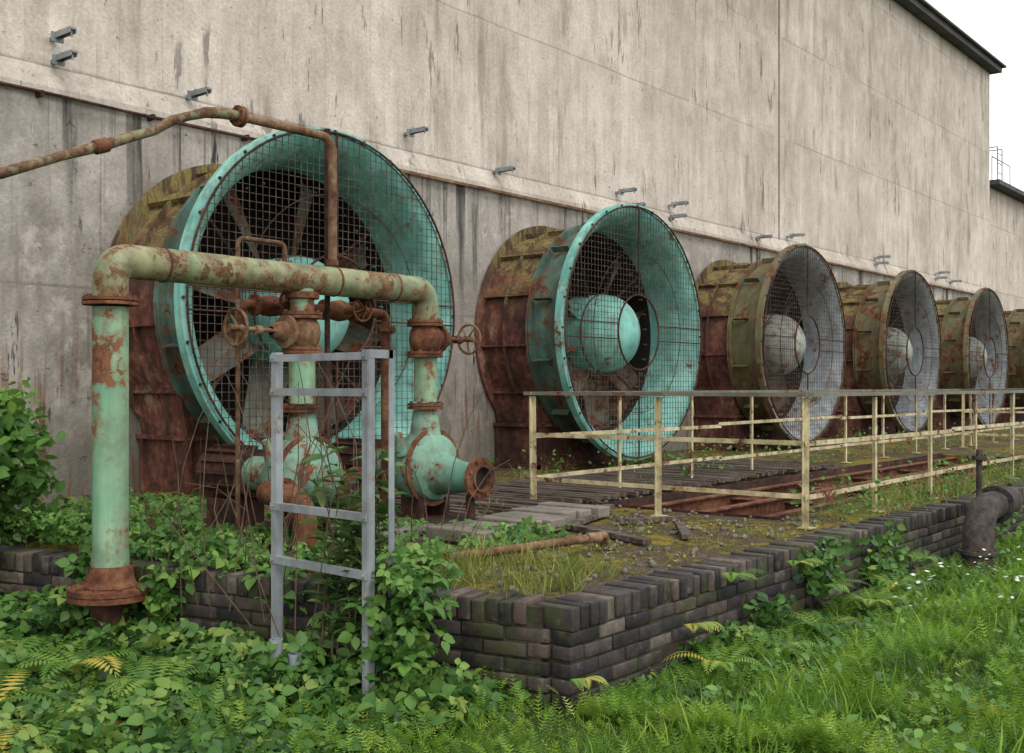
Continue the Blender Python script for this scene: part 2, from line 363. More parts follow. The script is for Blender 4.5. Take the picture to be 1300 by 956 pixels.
b=MB(); pts=[(u,WV-.09,3.60+.012*math.sin(u*1.7)) for u in np.arange(-6,9,.5)]
b.tube(pts,.014,8)
for u in np.arange(-5,9,1.1): b.box((u,WV-.05,3.6),(.03,.10,.05))
b.obj('wall_conduit',RUSTD)
b=MB(); b.box((21,WV-.07,3.60),(24,.03,.035)); b.obj('wall_ledge_angle_iron',RUSTL)
def bracket(u,z):
    b=MB(); b.box((u,WV-.055,z-.01),(.11,.02,.085)); b.box((u,WV-.02,z-.01),(.05,.12,.03)); b.box((u,WV-.19,z+.02),(.06,.26,.02)); b.box((u-.028,WV-.19,z-.0),(.006,.26,.04)); b.box((u+.028,WV-.19,z-.0),(.006,.26,.04))
    b.tube([(u,WV-.29,z+.02),(u,WV-.29,z-.05)],.01,6); b.tube([(u,WV-.1,z+.03),(u,WV-.1,z+.05)],.012,6)
    b.obj('wall_bracket',GALV)
for u,z in [(5.06,4.14),(5.07,3.94),(6.46,3.91),(9.52,4.09),(11.17,3.88),(14.1,4.01),(14.35,3.82),(15.65,4.01),(15.6,3.8),(18.7,3.79),(20.1,3.97),(20.2,3.78),(24.6,3.82),(24.7,3.97),(28.7,3.8),(28.9,3.95),(29.9,3.8)]:
    bracket(u,z)

# ------------------------------------------------------------------ platform
plat=empty('brick_platform',(8,5,0))
A=(4.22,3.05); B=(3.42,6.74); C=(2.87,WV-.004)
PU0,PU1,PV0,PV1=8.1,17.5,3.85,5.55
def slab(name,poly,z0,z1,mat,par):
    n=len(poly); v=[(x,y,z0) for x,y in poly]+[(x,y,z1) for x,y in poly]
    f=[tuple(range(n-1,-1,-1)),tuple(range(n,2*n))]+[(i,(i+1)%n,(i+1)%n+n,i+n) for i in range(n)]
    return addmesh(name,v,f,mat,par)
e=.16
slab('deck_front_left',[(A[0]+e,A[1]+e),(PU0,A[1]+e),(PU0,WV-.004),(C[0]+e,WV-.004),(B[0]+e,B[1])],GZ,-.012,PLAT,plat)
slab('deck_back',[(PU0+.001,PV1),(45,PV1),(45,WV-.004),(PU0+.001,WV-.004)],GZ,-.014,PLAT,plat)
slab('deck_front',[(PU0+.001,A[1]+e),(45,A[1]+e),(45,PV0),(PU0+.001,PV0)],GZ,-.013,PLAT,plat)
slab('deck_right',[(PU1,PV0+.001),(45,PV0+.001),(45,PV1-.001),(PU1,PV1-.001)],GZ,-.015,PLAT,plat)
bp=[];br=[];bs=[]
def brickrun(p0,p1,inward,s0=0.,c0=0.):
    p0=np.array(p0);p1=np.array(p1); L=np.linalg.norm(p1-p0); t=(p1-p0)/L; nin=np.array(inward)
    for row in range(6):
        z=-.112-.037-row*.077; off=(row%2)*.12; x=s0-off
        while x<L:
            a0=max(x,s0); a1=min(x+.23,L)
            if a1-a0>.04 and (random.random()>.015 or x<.3):
                c=p0+t*(a0+a1)/2+nin*(.055+rng.normal()*.004)
                bp.append((c[0],c[1],z+rng.normal()*.002)); br.append((t,nin)); bs.append((a1-a0,.11,.066))
            x+=.24
    x=c0
    while x<L-.03:
        c=p0+t*(x+.035)+nin*(.11+rng.normal()*.006)
        if random.random()>.025 or x<.2:
            bp.append((c[0],c[1],-.052+rng.normal()*.005)); br.append((t,nin)); bs.append((.066,.225,.112))
        x+=.0775
tl=np.array(B)-np.array(A); tl=tl/np.linalg.norm(tl); nl=np.array([tl[1],-tl[0]])
brickrun((A[0],A[1]),(44,A[1]),(0,1))
brickrun((A[0],A[1]),(B[0]+tl[0]*2.2,B[1]+tl[1]*2.2),nl,.120,.235)
N=len(bp); R=np.zeros((N,3,3))
for i,(t,nin) in enumerate(br):
    j=rng.normal()*.016; R[i]=np.array([[t[0]-j*nin[0],nin[0],0],[t[1]-j*nin[1],nin[1],0],[0,0,1]])
BV=[(sx*.5,sy*.5,sz*.5) for sx in(-1,1) for sy in(-1,1) for sz in(-1,1)]
bo=inst('bricks',BV,[(0,1,3,2),(4,6,7,5),(0,4,5,1),(2,3,7,6),(0,2,6,4),(1,5,7,3)],np.array(bp),R,np.array(bs),BRICK,rng.uniform(0,1,N),plat)
md=bo.modifiers.new('b','BEVEL'); md.width=.007; md.segments=2
slab('mortar_front',[(A[0]+.016,A[1]+.010),(44,A[1]+.010),(44,A[1]+.2),(A[0]+.016,A[1]+.2)],GZ-.1,-.010,MORTAR,plat)
o9=nl*.010; q0=.16
slab('mortar_side',[(A[0]+tl[0]*q0+o9[0],A[1]+tl[1]*q0+o9[1]),(B[0]+tl[0]*2.2+o9[0],B[1]+tl[1]*2.2+o9[1]),(B[0]+tl[0]*2.2+nl[0]*.2,B[1]+tl[1]*2.2+nl[1]*.2),(A[0]+nl[0]*.2+tl[0]*q0,A[1]+nl[1]*.2+tl[1]*q0)],GZ-.1,-.011,MORTAR,plat)
pit=empty('steel_beam_pit',(12,4.7,-.3))
b=MB()
def ibeam(b,p0,p1,h=.2,w=.12):
    p0=Vector(p0);p1=Vector(p1); c=(p0+p1)/2; L=(p1-p0).length; d=(p1-p0).normalized(); R=Matrix((d,Vector((-d.y,d.x,0)),Vector((0,0,1)))).transposed()
    b.box(c,(L,w,.014),R); b.box(c-Vector((0,0,h)),(L,w,.014),R); b.box(c-Vector((0,0,h/2)),(L,.012,h-.016),R)
for v in(4.15,4.75,5.35): ibeam(b,(PU0+.01,v,-.05),(PU1-.01,v,-.05),.26,.10)
for u in np.arange(8.6,17.3,1.6): ibeam(b,(u,PV0+.01,-.10),(u,PV1-.01,-.10),.18,.09)
b.obj('beams',RUST,pit)
b=MB(); b.box((PU0+.004,(PV0+PV1)/2,-.2),(.006,PV1-PV0,.42)); b.box(((PU0+PU1)/2,PV1-.004,-.2),(PU1-PU0-.02,.006,.42)); b.box(((PU0+PU1)/2,PV0+.004,-.2),(PU1-PU0-.02,.006,.42)); b.obj('pit_lining',RUSTD,pit)
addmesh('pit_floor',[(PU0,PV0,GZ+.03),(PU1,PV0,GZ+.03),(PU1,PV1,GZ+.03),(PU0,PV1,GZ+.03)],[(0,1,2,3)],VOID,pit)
wk=empty('slatted_walkway',(9.5,6.4,0)); b=MB(); u=6.5
while u<13.5:
    w=random.uniform(.05,.085)
    if random.random()>.08:
        b.box((u+w/2,6.45+random.uniform(-.05,.05),.04+random.uniform(-.008,.010)),(w-.022,random.uniform(1.5,1.75),.035),Matrix.Rotation(random.uniform(-.015,.015),3,'Z'))
    u+=w
b.obj('slats',TIMBER,wk)
b=MB()
for v in(5.75,6.45,7.15): b.box((10,v,.006),(7,.06,.03))
b.obj('bearers',RUSTD,wk)
b=MB()
for i in range(9):
    b.box((5.55+i*.21+random.uniform(-.02,.02),4.95+.03*i+random.uniform(-.06,.06),.035+random.uniform(0,.02)),(.17,random.uniform(.5,.62),.085),Matrix.Rotation(random.uniform(-.06,.06),3,'Z')@Matrix.Rotation(random.uniform(-.02,.03),3,'Y'))
for i in range(5):
    b.box((5.2+i*.26,5.55+random.uniform(-.05,.05),.03),(.2,.42,.07),Matrix.Rotation(random.uniform(-.1,.1),3,'Z'))
b.obj('concrete_blocks',C_SLAB,None,bevel=.01)
b=MB(); 
for p,a,l in [((7.0,4.9,.012),.3,1.1),((7.2,5.4,.012),-.2,1.4),((6.4,4.3,.01),1.2,.9),((6.9,4.0,.01),.6,.7),((7.3,4.5,.01),-.5,.6)]:
    b.box((p[0],p[1],p[2]+.01),(l,.07,.035),Matrix.Rotation(a,3,'Z'))
b.obj('timber_scraps',TIMBER,None,bevel=.004)
N=700; u=4.4+5.5*rng.random(N); v=3.4+3.6*rng.random(N); k=~((u>PU0)&(v>PV0)&(v<PV1)); u,v=u[k],v[k]; N=len(u)
ST=[(-.5,-.4,-.3),(.5,-.5,-.3),(.4,.5,-.3),(-.4,.45,-.3),(-.3,-.25,.3),(.25,-.3,.35),(.3,.2,.28),(-.2,.3,.36)]
inst('rubble_stones',ST,[(0,3,2,1),(4,5,6,7),(0,1,5,4),(1,2,6,5),(2,3,7,6),(3,0,4,7)],np.stack([u,v,np.full(N,.0)],1),frames(rng.normal(size=(N,3))*.3+[0,0,1],rng.normal(size=(N,3))),rng.uniform(.015,.05,(N,1)),C_SLAB,rng.random(N))

# ------------------------------------------------------------------ fans
FR=1.66
def bar(b,p,q,r=.014): b.tube([p,q],r,6)
def fanmeshes(tag,bin_,bout,hub,rim):
    parts=[]
    def fin(b,name,mat,smooth=False): 
        me=bpy.data.meshes.new(name); me.from_pydata(b.v,[],b.f); me.update(); me.materials.append(mat)
        if smooth: me.polygons.foreach_set('use_smooth',[True]*len(me.polygons))
        parts.append((name,me,smooth))
    Y=(0,1,0)
    b=MB(); pr=[]
    for i in range(15):
        t=i/14*math.pi/2; pr.append((1.36+.28*(1-math.cos(t)),.62*(1-math.sin(t))))
    b.rev(pr,(0,0,0),Y,96); fin(b,'bell_mouth_inner',bin_,True)
    b=MB(); pr2=[(r+.02,y+.012) for r,y in pr]; b.rev(pr2,(0,0,0),Y,96)
    for k in range(12):
        an=2*math.pi*(k+.5)/12; d=Vector((math.cos(an),0,math.sin(an)))
        R=Matrix((d,Vector((0,1,0)),d.cross(Vector((0,1,0))))).transposed()
        b.box(d*1.455+Vector((0,.47,0)),(.09,.26,.010),R)
    fin(b,'bell_mouth_outer',bout,True)
    b=MB(); b.rev([(1.635,-.012),(1.675,-.012),(1.675,.085),(1.66,.085),(1.66,.014),(1.635,.014)],(0,0,0),Y,96,closed=True)
    fin(b,'rim_band',rim,True)
    b=MB()
    b.flange((0,.64,0),Y,1.475,.022,36,1.37); b.flange((0,.675,0),Y,1.475,.022,0,1.37)
    fin(b,'joint_flange',bout)
    b=MB(); b.rev([(1.38,.69),(1.38,1.49)],(0,0,0),Y,72); fin(b,'casing_shell',CASE,True)
    b=MB(); b.rev([(1.355,.62),(1.355,1.488)],(0,0,0),Y,72); b.rev([(.0,1.47),(1.35,1.47)],(0,0,0),Y,48); fin(b,'casing_interior',VOID,True)  # near-black back disc stands in for shade in the wall opening
    b=MB()
    for y,r in((1.08,1.44),(1.455,1.52)): b.rev([(1.375,y-.012),(r,y-.012),(r,y+.012),(1.375,y+.012)],(0,0,0),Y,72,closed=True)
    for k in range(14):
        an=2*math.pi*(k+.3)/14; d=Vector((math.cos(an),0,math.sin(an))); R=Matrix((d,Vector((0,1,0)),d.cross(Vector((0,1,0))))).transposed()
        b.box(d*1.41+Vector((0,1.09,0)),(.07,.76,.012),R); 
    fin(b,'casing_ribs',CASE)
    b=MB(); z0=-1.765; 
    pts=[(-1.08,z0),(1.08,z0),(1.08,z0+.55),(1.18,-.72),(1.05,-.80),(.7,-1.2),(-.7,-1.2),(-1.05,-.80),(-1.18,-.72),(-1.08,z0+.55)]
    def pris(pts,y0,y1):
        n=len(pts); v=[(x,y0,z) for x,z in pts]+[(x,y1,z) for x,z in pts]
        b.add(v,[tuple(range(n)),tuple(range(2*n-1,n-1,-1))]+[(i,i+n,(i+1)%n+n,(i+1)%n) for i in range(n)])
    pris(pts,.74,1.46)
    for y in(.73,1.44):
        for x in(-1.09,1.09): b.box((x,y,z0+.27),(.05,.05,.55))
    for x in(-1.1,1.1): b.box((x,1.1,z0+.56),(.07,.80,.04)); b.box((x,1.1,z0+.03),(.10,.84,.05))
    b.box((0,.72,z0+.56),(2.2,.05,.04)); b.box((0,.72,z0+.03),(2.3,.06,.05))
    fin(b,'support_base',CASE)
    b=MB(); pr=[(.52*math.cos(t*math.pi/24),.50-.46*math.sin(t*math.pi/24)) for t in range(13)][::-1]+[(.52,.9),(.46,.92)]
    b.rev(pr,(0,0,0),Y,48); fin(b,'hub_dome',hub,True)
    b=MB(); b.rev([(.525,.50),(.535,.50),(.535,.52),(.525,.52)],(0,0,0),Y,48,closed=True); b.rev([(.30,.9),(.30,1.46)],(0,0,0),Y,24)
    fin(b,'hub_seam_and_motor',RUST,True)
    b=MB(); nb=8
    for k in range(nb):
        an=2*math.pi*k/nb+.25; R=Matrix.Rotation(an,3,'Y'); v=[];f=[]; nr=8;ncd=5
        for i in range(nr):
            t=i/(nr-1); r=.45+.87*t; ch=.40-.10*t; pt=math.radians(52-27*t)
            for s_ in(0,1):
                for j in range(ncd):
                    c=(j/(ncd-1)-.5); cam=.035*(1-4*c*c)
                    x=c*ch*math.cos(pt)-cam*math.sin(pt); y=.74+c*ch*math.sin(pt)+cam*math.cos(pt)+s_*.014
                    v.append(R@Vector((x,y,r)))
        w=2*ncd
        for i in range(nr-1):
            for j in range(ncd-1):
                f.append((i*w+j,i*w+j+1,(i+1)*w+j+1,(i+1)*w+j)); f.append((i*w+ncd+j,(i+1)*w+ncd+j,(i+1)*w+ncd+j+1,i*w+ncd+j+1))
            f.append((i*w,(i+1)*w,(i+1)*w+ncd,i*w+ncd)); f.append((i*w+ncd-1,i*w+w-1,(i+1)*w+w-1,(i+1)*w+ncd-1))
        f.append(tuple((nr-1)*w+j for j in range(ncd))+tuple((nr-1)*w+ncd+j for j in range(ncd-1,-1,-1)))
        b.add(v,f)
    fin(b,'blades',BLADE)
    b=MB(); sp=.072; n=int(FR/sp); wr=.0026; RI=.49; RO=1.64
    for i in range(-n,n+1):
        c=i*sp+.01
        if abs(c)>=RO: continue
        h=math.sqrt(RO*RO-c*c); segs=[(-h,h)]
        if abs(c)<RI: g=math.sqrt(RI*RI-c*c); segs=[(-h,-g),(g,h)]
        for a0,a1 in segs:
            b.box((c,-.034,(a0+a1)/2),(2*wr,2*wr,a1-a0)); b.box(((a0+a1)/2,-.028,c),(a1-a0,2*wr,2*wr))
    fin(b,'guard_wire_grid',WIRE)
    b=MB()
    for rr,tr in((RI,.013),(1.635,.012),(1.05,.005)):
        b.rev([(rr+tr*math.cos(t*math.pi/3),-.045+tr*math.sin(t*math.pi/3)) for t in range(6)],(0,0,0),Y,72,closed=True)
    bar(b,(0,-.045,RI),(0,-.045,1.64)); bar(b,(0,-.045,-1.64),(0,-.045,-RI))
    for z in(.10,-.10): bar(b,(-1.63,-.045,z),(-.48,-.045,z),.009); bar(b,(.48,-.045,z),(1.63,-.045,z),.009)
    for a in (40,140,220,320):
        d=Vector((math.cos(math.radians(a)),0,math.sin(math.radians(a)))); b.tube([d*1.36+Vector((0,.6,0)),d*.5+Vector((0,.8,0))],.02,6)
    for k in range(28):
        an=2*math.pi*k/28; d=Vector((math.cos(an),0,math.sin(an))); b.tube([d*1.655+Vector((0,-.03,0)),d*1.655+Vector((0,.03,0))],.014,6)
    fin(b,'guard_frame',RUSTD)
    return parts
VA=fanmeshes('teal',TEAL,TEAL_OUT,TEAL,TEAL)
VB=fanmeshes('grey',GREYB,OLIVE,HUBW,OLIVE)
for i,u in enumerate([7.0,12.25,17.5,22.75,28.0,33.25,38.5]):
    e=empty('industrial_fan',(u,7.8,1.78 if i==0 else 1.75))
    for nm,me,sm in (VA if i<2 else VB):
        o=bpy.data.objects.new(nm,me); COL.objects.link(o); o.parent=e
        if sm: md=o.modifiers.new('es','EDGE_SPLIT'); md.split_angle=math.radians(40)
        if nm in('blades','hub_dome'): o.rotation_euler=(0,i*.35,0)

# ------------------------------------------------------------------ pipework
PV=5.74
pw=empty('pipework_manifold',(4.8,PV,0))
U0,U1,U2=3.46,4.87,6.07; H=1.77; r=.10
b=MB(); b.tube([(U0,PV,-.10),(U0,PV,.12),(U0,PV,1.50)],[.118,.100,.100],28); b.obj('vertical_pipe',PIPE,pw,True)
b=MB(); b.tube([(U0,PV,-.75),(U0,PV,-.1)],.11,24); b.obj('pipe_stub',RUSTD,pw,True)
b=MB(); b.tube(fillet([(U0,PV,1.54),(U0,PV,H),(U2,PV,H),(U2,PV,1.54)],.225,12),r,28); b.obj('header_pipe',PIPE_T,pw,True)
b=MB(); b.flange((U0,PV,-.11),(0,0,1),.235,.03,10); b.flange((U0,PV,-.145),(0,0,1),.235,.03,0)
b.flange((U0,PV,1.545),(0,0,1),.155,.018,10); b.flange((U0,PV,1.52),(0,0,1),.155,.018,0)
b.rev([(.15,-.09),(.135,-.06),(.120,.03)],(U0,PV,0),(0,0,1),28)
for U in(U1,U2):
    for z in(1.535,1.51,1.30,1.275,.91,.885): b.flange((U,PV,z),(0,0,1),.135,.02,8 if z in(1.535,1.30,.91) else 0)
b.rev([(.09,-.09),(.115,-.085),(.115,-.05),(.095,-.04)],(U1,PV,1.72),(0,0,1),24)
for uu in (3.80,5.15,5.72): b.rev([(r-.002,-.01),(r+.005,-.006),(r+.005,.006),(r-.002,.01)],(uu,PV,H),(1,0,0),28)
b.obj('flanges',RUST,pw)
b=MB()
for U in(U1,U2): b.tube([(U,PV,.93),(U,PV,1.27)],.088,24)
b.tube([(U1,PV,1.53),(U1,PV,1.70)],.08,24); b.obj('drop_pipes',PIPE,pw,True)
for U,sg,L in((U1,-1,.54),(U2,1,.50)):
    b=MB(); b.rev([(.09,-.10),(.115,-.06),(.125,0),(.115,.06),(.09,.10)],(U,PV,1.405),(0,0,1),24)
    b.rev([(.085,0),(.085,.12),(.11,.125),(.11,.15),(.07,.155),(.055,.24),(.03,.26)],(U,PV,1.41),(sg,0,0),20)
    b.tube([(U+sg*.2,PV,1.41),(U+sg*L,PV,1.42)],.014,8)
    b.tube([(U+sg*.13,PV+.05,1.41),(U+sg*.36,PV+.02,1.41)],.012,6); b.tube([(U+sg*.13,PV-.05,1.41),(U+sg*.36,PV-.02,1.41)],.012,6); b.tube([(U+sg*.34,PV,1.41),(U+sg*.39,PV,1.41)],.032,10)
    b.obj('gate_valve',RUSTL if sg<0 else RUST,pw,True)
    b=MB(); b.wheel((U+sg*L,PV,1.42),(sg,0,0),.115); b.obj('handwheel',RUSTL,pw,True)
b=MB(); b.tube(fillet([(4.6,6.05,1.30),(4.6,6.05,1.60),(5.96,6.05,1.60),(5.96,6.05,.02)],.07,6),.036,16); b.obj('cross_pipe',RUST,pw,True)
b=MB()
for uu in(4.72,4.98,5.34,5.62): b.flange((uu,6.05,1.60),(1,0,0),.075,.025,6)
b.rev([(.04,-.09),(.07,-.05),(.075,0),(.07,.05),(.04,.09)],(4.85,6.05,1.6),(1,0,0),18); b.rev([(.04,-.11),(.07,-.06),(.08,0),(.07,.06),(.04,.11)],(5.48,6.05,1.6),(1,0,0),18)
b.tube([(4.85,6.05,1.6),(4.85,5.83,1.60)],.03,10); b.tube([(5.48,6.05,1.6),(5.48,5.80,1.6)],.03,10)
b.wheel((5.48,5.80,1.60),(0,1,0),.085,.009); b.wheel((4.85,5.85,1.62),(0,1,0),.075,.009); b.flange((5.96,6.05,1.48),(0,0,1),.075,.03,6)
b.obj('small_valves',RUST,pw,True)
b=MB(); b.tube(fillet([(4.58,6.05,.0),(4.58,6.05,2.04),(4.98,6.05,2.04),(4.98,6.05,1.85)],.05,6),.017,10); b.obj('brass_pipe',PIPE_R,pw,True)
b=MB(); b.flange((4.98,6.05,1.90),(0,0,1),.05,.03,4); b.rev([(.03,-.06),(.05,-.03),(.05,.03),(.03,.06)],(4.98,6.05,1.82),(0,0,1),14); b.tube([(4.98,6.05,1.78),(4.98,6.05,1.6)],.02,8); b.obj('stop_cock',RUST,pw,True)
hp=empty('overhead_pipe',(4.3,PV,2.7))
b=MB(); b.tube(fillet([(5.14,PV,1.86),(5.14,PV,2.76),(4.34,PV,2.76)],.1,6),.030,16); b.obj('riser',RUSTL,hp,True)
b=MB(); b.tube([(4.34,PV,2.76),(4.22,PV,2.755),(4.10,PV,2.735),(3.98,PV,2.69),(3.86,PV,2.64),(3.74,PV,2.555),(3.60,PV,2.50),(3.40,PV,2.41),(3.15,PV,2.31),(2.83,PV,2.17),(2.5,PV,2.10),(1.8,PV,1.95)],[.032,.036,.034,.028,.031,.026,.03,.033,.027,.03,.03,.03],14); b.obj('bent_pipe',PIPE_R,hp,True)
b=MB(); b.flange((4.345,PV,2.76),(1,0,0),.068,.016,6); b.flange((4.37,PV,2.76),(1,0,0),.068,.016,0); b.rev([(.03,-.05),(.042,-.04),(.042,.04),(.03,.05)],(3.40,PV,2.41),(.93,0,.36),12); b.rev([(.03,-.02),(.042,-.02),(.042,.02),(.03,.02)],(5.14,PV,1.90),(0,0,1),12); b.obj('unions',RUST,hp,True)
b=MB(); b.tube([(5.2,5.86,1.72),(5.2,5.86,2.85)],.022,8); b.tube([(5.2,5.86,.0),(5.2,5.86,1.75)],.02,8); b.obj('support_post',RUSTD,hp,True)
b=MB(); b.tube([(1.8,PV,GZ),(1.8,PV,1.95)],.04,10); b.obj('end_post',RUST,hp,True)

def pump(U):
    e=empty('centrifugal_pump',(U,PV,0))
    b=MB(); c=Vector((U,PV,.44))
    b.rev([(.0,-.17),(.15,-.17),(.24,-.13),(.275,-.05),(.275,.05),(.24,.13),(.15,.17),(.0,.17)],c,(0,1,0),32)
    b.tube([(U,PV,.5),(U,PV,.70),(U,PV,.87)],[.17,.115,.09],24)
    b.tube([(U,PV-.12,.40),(U,PV-.34,.38),(U,PV-.52,.38)],[.17,.12,.10],24)
    b.tube([(U,PV+.12,.44),(U,PV+.5,.44)],.12,24)
    b.tube([(U-.24,PV,.55),(U-.30,PV,.70)],[.06,.03],10)
    b.obj('volute',PUMP,e,True)
    b=MB(); b.flange((U,PV-.54,.38),(0,1,0),.155,.03,8,.085); b.flange((U,PV-.08,.44),(0,1,0),.29,.02,12,.1); b.rev([(.10,.0),(.10,-.02),(.085,-.02),(.085,.0)],(U,PV-.555,.38),(0,1,0),24)
    b.obj('suction_flange',RUST,e,True)
    b=MB(); b.rev([(0,0),(.0845,0)],(U,PV-.532,.38),(0,1,0),20); b.obj('suction_shade_disc',VOID,e)  # dark disc painted as the shade inside the suction nozzle
    b=MB(); b.tube([(U,PV+.5,.44),(U,PV+.95,.44)],.17,24)
    for k in range(14):
        an=k/14*2*math.pi; d=Vector((math.cos(an),0,math.sin(an))); R=Matrix((d,Vector((0,1,0)),d.cross(Vector((0,1,0))))).transposed(); b.box(Vector((U,PV+.72,.44))+d*.18,(.03,.40,.008),R)
    b.obj('motor',RUSTD,e,True)
    b=MB(); b.box((U,PV+.3,.03),(.5,1.5,.08)); b.box((U-.14,PV,.16),(.05,.2,.24)); b.box((U+.14,PV,.16),(.05,.2,.24)); b.box((U,PV+.72,.15),(.28,.3,.22)); b.tube([(U,PV-.45,.07),(U,PV-.45,.28)],.035,10)
    b.obj('base_frame',RUSTD,e,bevel=.006)
pump(U1); pump(U2)
b=MB(); b.tube(fillet([(4.52,5.3,-.02),(4.52,5.3,.36),(4.52,5.75,.36),(4.80,5.75,.36)],.16,8),.075,20); b.flange((4.52,5.5,.36),(0,1,0),.11,.025,6); b.obj('rusty_elbow_pipe',RUST,None,True)
b=MB(); b.tube(fillet([(4.55,4.35,.05),(5.75,3.98,.09),(5.95,4.02,.09),(5.99,4.07,-.02)],.09,6),.026,14); b.tube([(5.70,3.995,.09),(5.80,3.965,.09)],.034,14); b.obj('loose_pipe',RUSTL,None,True)
e=empty('drain_pipe_elbow',(9.6,2.75,-.2)); b=MB(); b.tube(fillet([(9.35,2.68,-.75),(9.35,2.68,.04),(10.4,2.72,.04)],.26,10),.12,24)
b.obj('elbow',DGREY,e,True); b=MB(); b.flange((9.9,2.70,.04),(1,0,0),.16,.03,8); b.flange((9.35,2.68,-.30),(0,0,1),.15,.03,8); b.tube([(9.62,2.75,.13),(9.62,2.75,.52)],.025,10); b.flange((9.62,2.75,.45),(0,0,1),.06,.03,4); b.obj('fittings',DGREY,e,True)

# ------------------------------------------------------------------ galvanised frame
fr=empty('galvanised_ladder_frame',(3.57,4.1,GZ)); b=MB()
F0=(3.55,3.74); F1=(3.60,4.46)
def post(p,z1=1.22):
    b.box((p[0],p[1],(GZ-.1+z1)/2),(.006,.038,z1-GZ+.1)); b.box((p[0]+.022,p[1]-.018,(GZ-.1+z1)/2),(.038,.006,z1-GZ+.1))
post(F0); post((F1[0],F1[1]))
b.box((F0[0]+.15,F0[1]-.02,.35),(.035,.006,1.74)); b.box((F0[0]+.085,F0[1]-.02,1.2),(.15,.006,.04))
for z in(1.19,1.02,.44,.17):
    dv=Vector((F1[0]-F0[0],F1[1]-F0[1],0)); R=Matrix((dv.normalized(),Vector((-dv.y,dv.x,0)).normalized(),Vector((0,0,1)))).transposed()
    b.box(Vector(((F0[0]+F1[0])/2-.009,(F0[1]+F1[1])/2,z)),(dv.length+.04,.006,.036),R); b.box(Vector(((F0[0]+F1[0])/2+.010,(F0[1]+F1[1])/2,z+.016)),(dv.length+.0,.028,.005),R)
for p in(F0,F1):
    for z in(1.19,1.02,.44,.17): b.tube([(p[0]-.02,p[1],z),(p[0]+.02,p[1],z)],.008,6)
b.obj('frame_bars',GALV,fr)
b=MB(); b.rev([(.0,-.1),(.032,-.1),(.032,.33),(.026,.33),(.026,0)],(3.42,4.22,GZ),(0,0,1),18); b.rev([(.0,-.1),(.032,-.1),(.032,.27),(.026,.27),(.026,0)],(3.45,4.12,GZ),(0,0,1),18); b.obj('plastic_conduit_stubs',PVC,None,True)

# ------------------------------------------------------------------ railing
rl=empty('yellow_railing',(7.7,3.43,0))
by=MB(); bt=MB()
def rrun(p0,p1,n,skip=()):
    p0=Vector((*p0,0));p1=Vector((*p1,0)); d=(p1-p0); L=d.length; t=d.normalized(); R=Matrix((t,Vector((-t.y,t.x,0)),Vector((0,0,1)))).transposed(); nn=Vector((-t.y,t.x,0))
    for i in range(n+1):
        if i in skip: continue
        p=p0+d*i/n; tilt=R@Matrix.Rotation(random.uniform(-.012,.012),3,'Y'); by.box(p+Vector((0,0,.475)),(.038,.006,.97),tilt); by.box(p+nn*.019+t*.017+Vector((0,0,.475)),(.006,.038,.97),tilt); by.box(p+Vector((0,0,.0)),(.11,.11,.010),R)
    c=(p0+p1)/2
    bt.box(c+Vector((0,0,.985)),(L+.14,.075,.03),R)
    for z in(.62,.24):
        k=max(1,int(L/3)); 
        for j in range(k):
            cc=p0+d*(j+.5)/k+Vector((0,0,z+random.uniform(-.015,.015))); by.box(cc-nn*.008,(L/k+.05,.007,.036),R@Matrix.Rotation(random.uniform(-.006,.006),3,'Y'))
RC=(7.72,3.43)
rrun(RC,(7.62,5.9),2); rrun((7.72,3.435),(31.5,3.435),17,skip=(0,)); rrun((7.62,5.93),(31.5,5.93),17,skip=()); rrun((19.6,3.5),(19.6,5.86),2)
by.obj('posts_and_rails',YEL,rl); bt.obj('top_rail',TOPR,rl)
b=MB(); b.box((3.45,8.6,.82),(1.9,.05,.05)); b.box((3.5,8.6,.42),(1.8,.04,.04)); b.box((4.3,8.6,.41),(.05,.05,.84)); b.box((2.7,8.6,.41),(.05,.05,.84)); b.obj('low_barrier_rail',YEL)

# ------------------------------------------------------------------ vegetation
def P(u,v,z): return np.stack([u,v,z],1)
def side_u(v): return A[0]+(v-A[1])*(B[0]-A[0])/(B[1]-A[1])
def nearwall(v): return np.clip((3.05-v)/.55,.12,1)
N=26000
t=rng.random(N)**1.7; u=3.9+26*t; v=rng.uniform(0,1,N)*(3.0-(.16*u-1.3))+(.16*u-1.3); v=np.minimum(v,3.0-rng.random(N)*.03)
dens=wob(u,v,2.3); keep=(dens+rng.normal(size=N)*.4>-.25); u,v=u[keep],v[keep]; N=len(u)
h=(.05+.09*(wob(u,v,1.9,2)+.6).clip(0,2))*rng.uniform(.5,1.8,N); h*=(1+.03*u)*(.5+.5*nearwall(v))
blades('meadow_grass',P(u,v,np.full(N,GZ)),h,L_GR,(rng.beta(2,2,N)*.7+.3*(wob(u,v,1.7,1)+.5)).clip(0,1),.8)
N=105000; t=rng.random(N)**1.7; u=4.2+22*t; v=rng.random(N)*(2.98-(.16*u-1.1))+(.16*u-1.1)
H=(.04+.20*(wob(u,v,2.0,3)+.45).clip(0,2)+.06*wob(u,v,5,1).clip(0,1))*nearwall(v); H=np.where(u<5.4,H*.5,H)
keep=rng.random(N)<(.55+wob(u,v,2.6,4)*.9).clip(.10,1); u,v,H=u[keep],v[keep],H[keep]; N=len(u)
z=GZ+H*rng.random(N)**.7; feath('meadow_weeds',P(u,v,z),.085,L_GR,(.1+.75*(z-GZ)/(H+1e-6)*rng.beta(3,2,N)+.35*wob(u,v,2.9,1)).clip(0,1))
